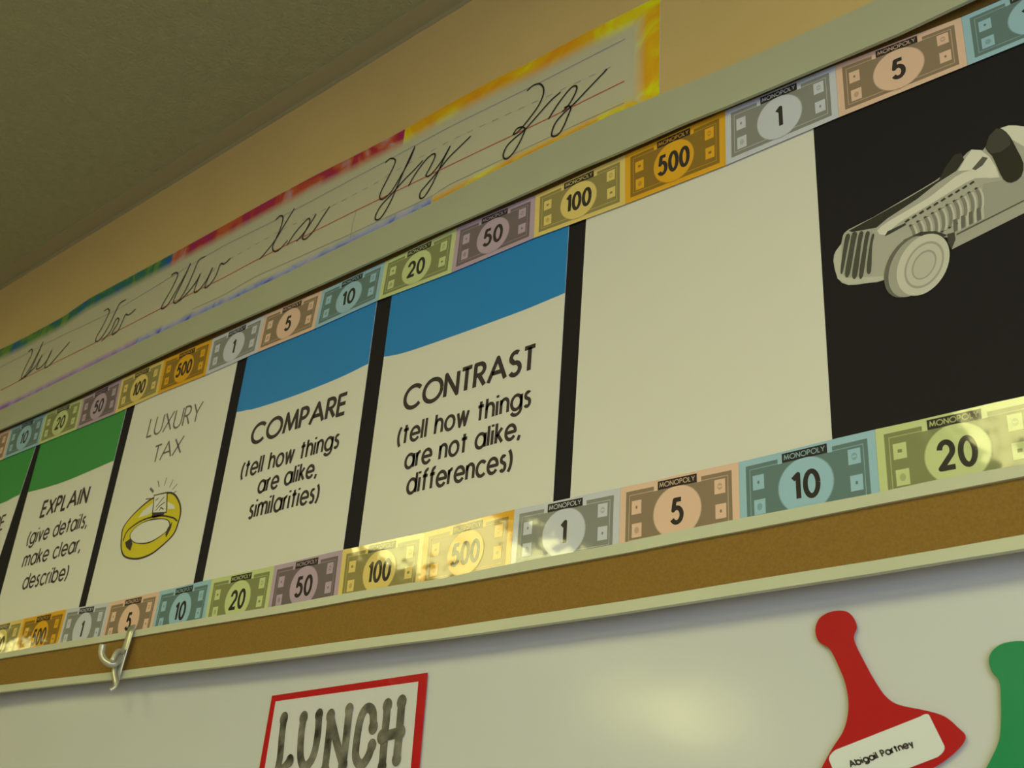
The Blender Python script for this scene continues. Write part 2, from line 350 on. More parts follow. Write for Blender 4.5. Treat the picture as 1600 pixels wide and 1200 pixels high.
card('word_card', 'white word card with blue band reading COMPARE', 'card',
     [(-1.2949, 2.5125), (-1.292, 2.1521)], [(-1.0065, 2.4838), (-1.0022, 2.1516)], [(-1.2984, 2.4135), (-1.2695, 2.4106), (-1.2459, 2.4078), (-1.1719, 2.4056), (-1.1026, 2.4067), (-1.0501, 2.4094), (-1.0076, 2.4144)], m_blue,
     [('COMPARE', -1.2420, -1.0400, 2.3480, 2.3485, .0300, .0060, .20), ('(tell how things', -1.2500, -1.0430, 2.2962, 2.2992, .0250, .0043),
      ('are alike,', -1.2020, -1.0790, 2.2638, 2.2652, .0240, .0043), ('similarities)', -1.2120, -1.0670, 2.2283, 2.2272, .0250, .0043)], group=GRP)
card('word_card', 'white word card with blue band reading CONTRAST', 'card',
     [(-0.9764, 2.4741), (-0.9733, 2.1519)], [(-0.671, 2.5096), (-0.6725, 2.1531)], [(-0.9757, 2.4165), (-0.9508, 2.4126), (-0.9208, 2.4105), (-0.8579, 2.4096), (-0.8037, 2.4095), (-0.732, 2.4102), (-0.6741, 2.4132)], m_blue,
     [('CONTRAST', -.9240, -.7110, 2.3235, 2.3235, .0310, .0060, .20), ('(tell how things', -.9270, -.7140, 2.2752, 2.2767, .0250, .0043),
      ('are not alike,', -.9080, -.7260, 2.2390, 2.2400, .0245, .0043), ('differences)', -.8990, -.7350, 2.2040, 2.2028, .0250, .0043)], group=GRP)
card('picture_card', 'tall white picture card between the CONTRAST card and the car poster', 'card',
     [(-0.6451, 2.5087), (-0.6495, 2.1538)], [(-0.3535, 2.5059), (-0.3578, 2.1529)])

# the ring printed on the tax card: black drawing under a gold fill
RING = [(-1.5386, 2.2541), (-1.5404, 2.2715), (-1.5231, 2.2868), (-1.4962, 2.3002), (-1.4724, 2.307), (-1.4384, 2.3085), (-1.4178, 2.3029), (-1.3989, 2.2873), (-1.3886, 2.2699), (-1.3888, 2.2521), (-1.3951, 2.2355), (-1.4198, 2.2219), (-1.445, 2.2133), (-1.4787, 2.2118), (-1.5135, 2.2197), (-1.5301, 2.2337)]
HOLE = [(-1.5144, 2.2522), (-1.5051, 2.2644), (-1.4807, 2.2697), (-1.4491, 2.2683), (-1.4217, 2.263), (-1.4098, 2.2532), (-1.4147, 2.2438), (-1.437, 2.2363), (-1.4615, 2.2337), (-1.4949, 2.2391)]
def grow(pts, d):
    cx = sum(p[0] for p in pts)/len(pts); cz = sum(p[1] for p in pts)/len(pts)
    return [(cx+(p[0]-cx)*(1+d/max(1e-6, math.hypot(p[0]-cx, p[1]-cz))), cz+(p[1]-cz)*(1+d/max(1e-6, math.hypot(p[0]-cx, p[1]-cz)))) for p in pts]
m_gold = mat('gold_yellow_print', alb((176, 158, 24), 1.0), .5, .3)
ringp = smooth_pts(RING, 4, True); holep = smooth_pts(HOLE, 4, True)
b = MB(); b.poly(grow(ringp, .0034), -.0002); rg = b.build('ring_drawing', m_ink, lt)
b = MB(); b.poly(ringp, -.0003); b.build('gold_band', m_gold, rg)
b = MB()
b.poly(grow(holep, .0024), -.0004, 1); b.poly(holep, -.0005, 0)
for q in ([(-1.5047, 2.2813), (-1.4928, 2.2915), (-1.4714, 2.2998), (-1.4653, 2.2838), (-1.48, 2.2812)], [(-1.4289, 2.294), (-1.4084, 2.2839), (-1.4038, 2.2778), (-1.4239, 2.2805)]): b.poly(q, -.0005, 0)
for q in ([(-1.5253, 2.244), (-1.5111, 2.2485), (-1.5022, 2.2377), (-1.5039, 2.2265), (-1.519, 2.2351)], [(-1.4029, 2.2571), (-1.4034, 2.247), (-1.4107, 2.233), (-1.4144, 2.2387), (-1.4122, 2.2485)], [(-1.4656, 2.2754), (-1.4634, 2.2835), (-1.4304, 2.2775), (-1.432, 2.2726), (-1.4591, 2.2722)]): b.poly(q, -.0006, 1)
b.ribbon(smooth_pts([(-1.5323, 2.2478), (-1.5288, 2.261), (-1.5156, 2.2683), (-1.4863, 2.2749), (-1.4425, 2.2734), (-1.4053, 2.2637), (-1.391, 2.2561)], 4), .0026, -.0006, 1)
b.build('ring_lines', [m_card, m_ink], rg)
GEM = [(-1.4706, 2.3115), (-1.437, 2.3093), (-1.4268, 2.2769), (-1.463, 2.2824)]
b = MB(); b.poly(grow(GEM, .0032), -.0007, 1); b.poly(GEM, -.0008, 0)
for q in ([(246,790),(256,778)],[(244,797),(258,784)],[(246,781),(252,778)],[(250,798),(258,792)],[(243,786),(247,783)]): 
    pass
b.ribbon([(-1.4576, 2.2909), (-1.4499, 2.2979), (-1.4419, 2.3038)], .0017, -.0009, 1); b.ribbon([(-1.4569, 2.2844), (-1.4488, 2.2903), (-1.4367, 2.2944)], .0017, -.0009, 1); b.ribbon([(-1.4458, 2.2824), (-1.4443, 2.2874), (-1.4357, 2.2826)], .0017, -.0009, 1); b.ribbon([(-1.4638, 2.3027), (-1.4577, 2.3047)], .0017, -.0009, 1)
b.build('diamond', [m_card, m_ink], rg)
b = MB()
for q, wd in (([(-1.4718, 2.3377), (-1.4636, 2.3252)], .0020), ([(-1.4477, 2.3382), (-1.4495, 2.3246)], .0016), ([(-1.4279, 2.3309), (-1.4335, 2.3182)], .0016), ([(-1.4132, 2.3205), (-1.4231, 2.3129)], .0016), ([(-1.4893, 2.3281), (-1.4771, 2.3192)], .0043), ([(-1.495, 2.3107), (-1.4802, 2.309)], .0022), ([(-1.4112, 2.308), (-1.4206, 2.3061)], .0016)):
    b.ribbon(q, wd, -.0003, caps=False)
b.build('sparkle_rays', m_ink2, rg)

# ------------------------------------------------------------------ black poster with the silver toy car
ct = thing('car_poster', 'black poster with a printed silver vintage racing car', 'poster', (-.2, 0, CB))
pl = [(-0.3535, 2.5059), (-0.3578, 2.1529)]
b = MB(); b.slab([(pl[1][0]+.0006, CB), (-.045, CB), (-.045, CT), (pl[0][0]+.0006, CT)], -.0001, .0011); b.build('sheet', m_black, ct)
HV = (0.000158080734, -4.93838953e-05, -0.402156846, 0.000281237714, -1.71861098e-05, 2.57519566, 0.000153577249, 9.47790546e-05)
def V(pts):
    """from the drawing grid of the car picture to the wall plane"""
    return [((HV[0]*x+HV[1]*y+HV[2])/(HV[6]*x+HV[7]*y+1), (HV[3]*x+HV[4]*y+HV[5])/(HV[6]*x+HV[7]*y+1)) for x, y in pts]
GREY = {}
def grey(k, t=(1, .99, .96)):
    kk = round(k*100)
    if kk not in GREY: GREY[kk] = mat('printed_grey_%d' % kk, (k*t[0], k*t[1], k*t[2]), .5, .3)
    return GREY[kk]
def layer(name, polys, k, y, parent, sm=0, outline=None):
    b = MB()
    for q in polys: b.poly(smooth_pts(q, sm, True) if sm else q, y)
    return b.build(name, grey(k), parent)
body = layer('car_body', [V([(350,880),(362,830),(392,790),(400,750),(430,715),(560,650),(740,545),(900,450),(960,400),(1040,330),(1090,285),(1150,290),(1180,240),(1220,185),(1290,157),(1371,165),(1470,220),(1530,330),(1500,450),(1440,535),(1371,575),(1150,690),(985,760),(900,760),(700,900),(620,985),(540,1000),(430,1012),(372,975)])], .48, -.0003, ct, 2)
layer('hood_shadow', [V([(432,722),(560,652),(740,552),(915,448),(950,380),(1000,312),(1035,306),(1050,340),(1010,400),(900,470),(800,550),(640,655),(580,705),(450,728)])], .03, -.0004, body)
layer('hood_highlight', [V([(585,722),(650,668),(860,545),(1000,435),(1085,398),(1150,412),(1195,440),(1110,440),(1000,500),(860,585),(700,680),(625,745)])], .78, -.0005, body, 2)
b = MB()
for i in range(10):
    x = 745+i*38.5; z = 668-i*22.5
    b.poly(V([(x-15,z+5),(x+8,z-12),(x+16,z-4),(x-7,z+12)]), -.0006)
b.poly(V([(625,752),(640,725),(735,680),(740,690),(650,740)]), -.0006)
b.build('hood_vents', grey(.05), body)
b = MB(); b2 = MB()
for i in range(10):
    x = 762+i*39; z = 692-i*22
    q = smooth_pts(V([(x,z),(x+18,z+40),(x+22,z+90),(x+14,z+125)]), 4)
    b.ribbon(q, .0026, -.0006); b2.ribbon([(p[0]+.0028, p[1]) for p in q], .0018, -.00065)
b.build('side_louvres', grey(.26), body); b2.build('louvre_edges', grey(.66), body)
layer('side_panel', [V([(1150,470),(1371,430),(1480,400),(1460,500),(1371,552),(1160,655),(1145,560)])], .40, -.0004, body)
layer('running_board', [V([(985,822),(1371,628),(1500,560),(1480,500),(1371,560),(1010,735)])], .44, -.0007, body)
layer('board_shadow', [V([(1010,738),(1371,556),(1480,497),(1478,503),(1371,566),(1010,748)])], .12, -.0008, body)
layer('frame_gap', [V([(960,740),(1000,730),(1005,770),(985,820),(965,790)])], .06, -.0008, body)
b = MB()
for i in range(4):
    x = 1000+i*42; z = 665-i*20
    b.poly(V([(x-8,z),(x+10,z-8),(x+14,z+55),(x-4,z+66)]), -.00085)
b.build('pipe_shadows', grey(.16), body)
layer('exhaust_pipes', [smooth_pts(V([(x-2,z-4),(x+14,z-12),(x+18,z+50),(x+3,z+58)]), 1, True) for x, z in ((1018,668),(1060,648),(1102,628),(1142,608))], .60, -.0009, body)
layer('nose', [V([(350,885),(362,835),(392,792),(398,950),(420,975),(620,965),(620,985),(540,1000),(430,1012),(372,978)])], .60, -.0005, body, 1)
b = MB()
for x0, x1, xb0, xb1, zt, zb in ((418,440,388,402,745,940),(452,478,412,438,735,955),(490,512,450,478,732,962),(525,546,487,510,732,962),(556,570,528,552,745,940)):
    b.poly(smooth_pts(V([(x0,zt),(x1,zt),(x1-12,zt+60),(xb1,zb),(xb0,zb),(x0-16,zt+80)]), 3, True), -.0007)
b.build('grille_slots', grey(.08), body)
layer('wheel_arch', [V([(622,990),(632,930),(662,850),(730,770),(820,728),(900,725),(960,745),(900,780),(760,850),(700,960),(690,1060),(640,1030)])], .05, -.0009, body)
def tilt(cx, cy, a, bb, th, n=36):
    th = math.radians(th); r = []
    for i in range(n):
        u, v = a*math.cos(2*math.pi*i/n), bb*math.sin(2*math.pi*i/n)
        r.append((cx+u*math.cos(th)-v*math.sin(th), cy-(u*math.sin(th)+v*math.cos(th))))
    return r
layer('wheel_side', [V(tilt(752, 915, 178, 112, 62))], .16, -.0010, body)
layer('wheel_side_sheen', [V(tilt(775, 915, 176, 112, 62))], .42, -.00105, body)
layer('wheel', [V(tilt(832, 905, 180, 124, 58))], .66, -.0011, body)
layer('wheel_groove', [V(tilt(838, 906, 138, 92, 58))], .42, -.0012, body)
layer('wheel_disc', [V(tilt(838, 906, 124, 82, 58))], .62, -.0013, body)
layer('hub_groove', [V(tilt(838, 906, 88, 56, 58))], .40, -.0014, body)
layer('hub', [V(tilt(838, 908, 78, 48, 58))], .58, -.0015, body)
layer('seat_back', [V([(1245,175),(1290,157),(1371,163),(1470,220),(1530,330),(1440,330),(1371,270),(1310,235)])], .80, -.0005, body)
layer('windscreen', [V([(1018,402),(1060,330),(1090,290),(1140,290),(1185,325),(1220,380),(1240,436),(1190,440),(1140,410),(1085,398)])], .80, -.0006, body)
layer('windscreen_dark', [V([(1092,392),(1150,325),(1178,332),(1150,372),(1112,398)])], .12, -.0007, body)
layer('cockpit', [V([(1165,280),(1185,215),(1225,175),(1258,180),(1295,215),(1335,290),(1368,360),(1358,430),(1305,465),(1262,448),(1230,385),(1200,320)])], .02, -.0008, body, 2)
layer('cockpit_rim', [V([(1165,280),(1185,215),(1225,175),(1258,180),(1295,215),(1300,260),(1250,300),(1200,310)])], .06, -.0009, body, 1)

# ------------------------------------------------------------------ play-money border strips
UPP = {-5: (-2.1991, 2.5692, -2.1926, 2.5016), -4: (-2.0646, 2.5692, -2.0581, 2.5016), -3: (-1.9301, 2.5692, -1.9236, 2.5016), -2: (-1.7957, 2.5673, -1.7891, 2.5017), -1: (-1.6680, 2.5724, -1.6608, 2.5020), 0: (-1.5387, 2.5741, -1.5341, 2.5063), 1: (-1.4026, 2.5730, -1.3997, 2.5056), 2: (-1.2678, 2.5757, -1.2698, 2.5086), 3: (-1.1320, 2.5740, -1.1358, 2.5088), 4: (-0.9988, 2.5764, -1.0019, 2.5134), 5: (-0.8617, 2.5807, -0.8631, 2.5093), 6: (-0.7260, 2.5774, -0.7240, 2.5106), 7: (-0.5890, 2.5789, -0.5872, 2.5054), 8: (-0.4541, 2.5793, -0.4551, 2.5028), 9: (-0.3236, 2.5753, -0.3245, 2.5054), 10: (-0.1942, 2.5663, -0.1955, 2.5047), 11: (-0.0597, 2.5663, -0.0610, 2.5047)}
LOW = {-3: (-2.0557, 2.1517, -2.0546, 2.0827), -2: (-1.9212, 2.1517, -1.9201, 2.0827), -1: (-1.7867, 2.1517, -1.7856, 2.0827), 0: (-1.6522, 2.1517, -1.6511, 2.0827), 1: (-1.5239, 2.1473, -1.5229, 2.0783), 2: (-1.3918, 2.1471, -1.3907, 2.0781), 3: (-1.2677, 2.1482, -1.2651, 2.0792), 4: (-1.1317, 2.1476, -1.1301, 2.0786), 5: (-0.9993, 2.1488, -0.9964, 2.0798), 6: (-0.8584, 2.1477, -0.8574, 2.0787), 7: (-0.7236, 2.1516, -0.7241, 2.0826), 8: (-0.5841, 2.1495, -0.5843, 2.0805), 9: (-0.4501, 2.1489, -0.4502, 2.0799), 10: (-0.3174, 2.1512, -0.3184, 2.0822), 11: (-0.1829, 2.1512, -0.1839, 2.0822), 12: (-0.0484, 2.1512, -0.0494, 2.0822)}
DENOM = [('1', (176,174,146), (116,114,84), 'white'), ('5', (202,164,112), (122,102,64), 'peach'), ('10', (136,164,140), (86,104,80), 'pale blue'), ('20', (174,178,98), (114,114,58), 'lime'),
         ('50', (162,138,120), (98,84,66), 'mauve'), ('100', (198,172,78), (126,112,52), 'yellow'), ('500', (204,144,24), (122,92,26), 'orange')]
LAM = dict(rough=.085, spec=.60, bump=[(18, .0015), (60, .00010)])
NM = {}
for d, pale, dark, nm in DENOM:
    NM[d] = (mat('note_'+d+'_pale', alb(pale, .94), **LAM), mat('note_'+d+'_dark', alb(dark), **LAM), mat('note_'+d+'_mid', alb(tuple((a*.55+c_*.45) for a, c_ in zip(pale, dark))), **LAM), nm)
m_nink = mat('note_black_ink', alb((46, 40, 28)), **LAM)
def note(parent, denom, c, y):
    """c = bottom-left, bottom-right, top-right, top-left corners in the wall plane"""
    (ax, az), (bx, bz), (cx, cz), (dx, dz) = c
    def p(u, v): return ((ax*(1-u)+bx*u)*(1-v)+(dx*(1-u)+cx*u)*v, (az*(1-u)+bz*u)*(1-v)+(dz*(1-u)+cz*u)*v)
    def R_(u0, u1, v0, v1): return [p(u0, v0), p(u1, v0), p(u1, v1), p(u0, v1)]
    W_ = bx-ax; H_ = ((dz-az)+(cz-bz))/2
    pale, dark, mid, nm = NM[denom]
    b = MB(); b.slab([p(0, 0), p(1, 0), p(1, 1), p(.75, 1.004), p(.5, 1.0), p(.25, .996), p(0, 1)], y, y+.0004)
    t = b.build('play_money_note', pale, parent)
    t['label'] = nm+' play-money note printed '+denom
    b = MB(); b.poly(R_(.055, .945, .085, .905), y-.00012, 0)
    for q in (R_(.085, .915, .145, .158), R_(.085, .30, .835, .848), R_(.70, .915, .835, .848), R_(.083, .089, .145, .848), R_(.911, .917, .145, .848)): b.poly(q, y-.0002, 1)
    for q in (R_(.30, .335, .83, .915), R_(.665, .70, .83, .915)): b.poly(q, y-.0002, 2)
    for u, v, ring in ((.15, .64, 0), (.155, .29, 1), (.85, .70, 1), (.855, .34, 0)):
        b.poly(R_(u-.043, u+.043, v-.105, v+.105), y-.00025, 2)
        if ring:
            b.poly([p(u+.020*math.cos(a*math.pi/6), v+.052*math.sin(a*math.pi/6)) for a in range(12)], y-.0003, 1)
            if u > .5: b.poly(R_(u-.014, u+.014, v-.012, v+.012), y-.00035, 2)
        elif denom in ('20', '500', '100'): b.poly(R_(u-.014, u+.014, v-.022, v+.022), y-.0003, 0)
        else: b.poly([p(u+.009*math.cos(a*math.pi/4), v+.026*math.sin(a*math.pi/4)) for a in range(8)], y-.0003, 0)
    b.build('engraved_panel', [dark, mid, pale], t)
    b = MB(); b.poly([p(.5+.204*math.cos(a*math.pi/20), .46+.392*math.sin(a*math.pi/20)) for a in range(40)], y-.0004, 1)
    b.poly([p(.5+.197*math.cos(a*math.pi/20), .46+.38*math.sin(a*math.pi/20)) for a in range(40)], y-.0005, 0)
    b.build('medallion', [pale, mid], t)
    b = MB(); wn = {'1': .035, '5': .082, '10': .18, '20': .21, '50': .215, '100': .255, '500': .29}[denom]
    x0, z0 = p(.5-wn/2, .46-.17); x1, z1 = p(.5+wn/2, .46-.17)
    write(b, denom, x0, x1, z0, z1, H_*.34, .0047, y-.0006, .30); b.build('numeral', m_nink, t)
    b = MB(); b.poly(R_(.335, .665, .835, .965), y-.0004, 0)
    x0, z0 = p(.352, .868); x1, z1 = p(.648, .868)
    write(b, 'MONOPOLY', x0, x1, z0, z1, H_*.068, .0009, y-.0005, .22, 1); b.build('title_plate', [m_nink, mid], t)
def corners(tab, i, upper):
    def at_(k): return tab[k]
    (tx0, tz0, bx0, bz0), (tx1, tz1, bx1, bz1) = at_(i), at_(i+1)
    return [(bx0, bz0), (bx1-.0002, bz1), (tx1-.0002, tz1), (tx0, tz0)]
seq = ['1', '5', '10', '20', '50', '100', '500']
for tab, i0, i1, off, lab in ((UPP, -5, 0, 1, 'upper border strip of play-money notes at the left, ending over the tax card'), (UPP, 1, 7, 1, 'upper border strip of play-money notes over the two blue-banded cards'),
                              (UPP, 8, 10, 1, 'upper border strip of play-money notes over the car poster'), (LOW, -3, -1, 0, 'lower border strip of play-money notes at the far left under the EXPLAIN card'),
                              (LOW, 0, 6, 0, 'lower border strip of play-money notes from the map hook to the glaring 500'), (LOW, 7, 11, 0, 'lower border strip of play-money notes under the white picture card and the car poster')):
    c0 = corners(tab, i0, off)
    t = thing('border_strip', lab, 'border strip', (c0[0][0], 0, c0[0][1]), 'play-money border strips')
    for i in range(i0, i1+1): note(t, seq[(i-off) % 7] if off else seq[i % 7], corners(tab, i, off), -.0022)

# ------------------------------------------------------------------ cursive alphabet strip on the wall above the board
AY = .0108
AT = [(-2.2825, 2.8215), (-2.1741, 2.818), (-2.0095, 2.8198), (-1.9163, 2.8322), (-1.7766, 2.8322), (-1.6226, 2.8333), (-1.4703, 2.8355), (-1.3362, 2.8385), (-1.2279, 2.8388), (-1.1155, 2.8352), (-1.0242, 2.8343), (-0.9235, 2.8382), (-0.8291, 2.8393), (-0.7612, 2.8349), (-0.6582, 2.8341), (-0.5641, 2.8305), (-0.5505, 2.8312)]
m_sheet = mat('alphabet_sheet', alb((180, 172, 114), .86), .5, .3)
m_lamp_ink = mat('cursive_black_ink', alb((34, 28, 18)), .5, .3)
al = thing('alphabet_strip', 'cursive alphabet strip with a rainbow border, showing the letters Uu to Zz', 'alphabet strip', (-1.2, AY, 2.63))
XL = -2.75
def top(x): return interp(AT, x) if x > AT[0][0] else AT[0][1]
RX0 = -0.5498
xs = [XL]+[-2.3+.02*i for i in range(int((RX0+2.3)/.02)+1)]+[RX0]
def under(x): return interp(FT, x)+.002 if x > -2.13 else 2.6225
b = MB(); b.slab([(x, under(x)-.004 if False else under(x)) for x in xs]+[(x, top(x)) for x in reversed(xs)], AY, AY+.0010); b.build('sheet', m_sheet, al)
def blotch(name, cols, scale):
    """printed marbled colour that fades out into the paper along the 'fade' attribute"""
    M = bpy.data.materials.new(name); M.use_nodes = True; nt = M.node_tree; bs = nt.nodes['Principled BSDF']; bs.inputs['Roughness'].default_value = .5; bs.inputs['Specular IOR Level'].default_value = .3
    g = nt.nodes.new('ShaderNodeNewGeometry'); n = nt.nodes.new('ShaderNodeTexNoise'); n.inputs['Scale'].default_value = scale; n.inputs['Detail'].default_value = 3; n.inputs['Distortion'].default_value = 1.2
    nt.links.new(g.outputs['Position'], n.inputs['Vector'])
    r = nt.nodes.new('ShaderNodeValToRGB'); r.color_ramp.interpolation = 'LINEAR'; e = r.color_ramp.elements
    while len(e) < len(cols): e.new(.5)
    for i, cc in enumerate(cols): e[i].position = .34+.32*i/(len(cols)-1); e[i].color = (*alb(cc), 1)
    nt.links.new(n.outputs['Fac'], r.inputs[0])
    a = nt.nodes.new('ShaderNodeAttribute'); a.attribute_name = 'fade'
    mx = nt.nodes.new('ShaderNodeMix'); mx.data_type = 'RGBA'
    nt.links.new(a.outputs['Fac'], mx.inputs[0]); nt.links.new(r.outputs[0], mx.inputs[6]); mx.inputs[7].default_value = (*alb((180, 172, 114), .86), 1)
    nt.links.new(mx.outputs[2], bs.inputs['Base Color']); return M
bm_top = [blotch('border_green_blue', [(30,76,112),(36,96,56),(96,124,36)], 16), blotch('border_red_orange', [(140,30,60),(150,34,40),(168,78,30),(160,130,112)], 13), blotch('border_yellow_orange', [(214,128,10),(206,150,12),(214,190,10)], 14)]
bm_bot = [blotch('border_violet', [(120,80,120),(150,120,150)], 24), blotch('border_blue', [(50,60,140),(120,130,160),(150,140,170)], 22), bm_top[2]]
def border(name, xa, xb, fo, fi1, fi2, m, lead=0.0):
    """band between fo(x) (outer) and fi1(x) (solid) fading to fi2(x)"""
    xx = [xa]+[x for x in [-2.72+.02*i for i in range(120)] if xa+.004 < x < xb-.004]+[xb]
    v = []; f = []; fd = []
    for x in xx:
        for g_, val in ((fo, 0), (fi1, 0), (fi2, 1)):
            v.append((x+(lead if g_ is not fo and x in (xb,) else 0), AY-.0002, g_(x))); fd.append(val)
    for i in range(len(xx)-1):
        for j in range(2):
            a_, b_, c_, d_ = i*3+j, i*3+j+1, i*3+3+j+1, i*3+3+j
            f.append((a_, b_, c_, d_) if fo(0) < fi1(0) else (a_, d_, c_, b_))
    me = bpy.data.meshes.new(name); me.from_pydata(v, [], f)
    at_ = me.attributes.new('fade', 'FLOAT', 'POINT')
    for i, q in enumerate(fd): at_.data[i].value = q
    me.update(); return link(name, me, m, al)
X1, X2, X3, X4 = -1.6243, -1.0128, -0.9321, -1.6795
for xa, xb, m_ in ((XL, X1, bm_top[0]), (X1, X2, bm_top[1]), (X2, RX0, bm_top[2])):
    border('coloured_border', xa, xb, lambda x: top(x)-.0005, lambda x: top(x)-.017, lambda x: top(x)-.036, m_, 0)
for xa, xb, m_ in ((XL, X4, bm_bot[0]), (X4, X3, bm_bot[1]), (X3, RX0, bm_bot[2])):
    border('coloured_border', xa, xb, under, lambda x: under(x)+.027, lambda x: under(x)+.040, m_)
# right-hand border
v = []; f = []; fd = []
for i in range(9):
    for x, val in ((RX0-.0003, 0), (RX0-.020, 0), (RX0-.040, 1)):
        zz0, zz1 = under(x)+(RX0-x)*.8, top(x)-.0008-(RX0-x)*.8; v.append((x, AY-.0004, zz0+(zz1-zz0)*i/8)); fd.append(val)
for i in range(8):
    for j in range(2): f.append((i*3+j, i*3+3+j, i*3+3+j+1, i*3+j+1))
me = bpy.data.meshes.new('coloured_border'); me.from_pydata(v, [], f); at_ = me.attributes.new('fade', 'FLOAT', 'POINT')
for i, q in enumerate(fd): at_.data[i].value = q
link('coloured_border', me, bm_top[2], al)
# ruled lines
L_top = [(-2.251, 2.7671), (-1.9838, 2.7672), (-1.7871, 2.7609), (-1.5251, 2.7814), (-1.4547, 2.7852), (-1.3213, 2.7827), (-1.0727, 2.7862), (-0.9171, 2.7896), (-0.7484, 2.7854), (-0.6029, 2.7846)]
L_mid = [(-1.5474, 2.7224), (-1.4424, 2.7455), (-1.2884, 2.7526), (-1.1461, 2.7494), (-1.0593, 2.7518), (-1.032, 2.7557), (-0.9135, 2.7615), (-0.839, 2.7585), (-0.7272, 2.7525), (-0.6494, 2.7493), (-0.6119, 2.7476)]
L_red = [(-2.211, 2.6981), (-2.1303, 2.7008), (-1.8576, 2.7037), (-1.6179, 2.7095), (-1.4313, 2.7098), (-1.345, 2.7136), (-1.0995, 2.7152), (-0.9073, 2.714), (-0.8462, 2.7135), (-0.7212, 2.7115), (-0.6021, 2.7119)]
L_bot = [(-1.5108, 2.6716), (-1.4192, 2.6707), (-1.3351, 2.6782), (-1.1012, 2.6727), (-0.933, 2.6714), (-0.9026, 2.6776), (-0.8423, 2.6779), (-0.7189, 2.6777), (-0.6021, 2.676)]
gl = mat('faint_blue_rule', alb((124, 124, 104)), .5, .3); rl = mat('red_rule', alb((170, 70, 40)), .5, .3)
b = MB(); b.ribbon(L_top, .0011, AY-.0006, caps=False); b.ribbon(L_bot, .0011, AY-.0006, caps=False)
x = L_mid[0][0]
while x < L_mid[-1][0]:
    b.ribbon([(x, interp(L_mid, x)), (x+.011, interp(L_mid, x+.011))], .0010, AY-.0006, caps=False); x += .024
b.ribbon([(-1.0993, 2.7139), (-1.103, 2.6889), (-1.1022, 2.6637)], .0011, AY-.0006, caps=False)
b.build('blue_rules', gl, al)
b = MB(); b.ribbon(L_red, .0015, AY-.0007, caps=False); b.build('red_rule', rl, al)
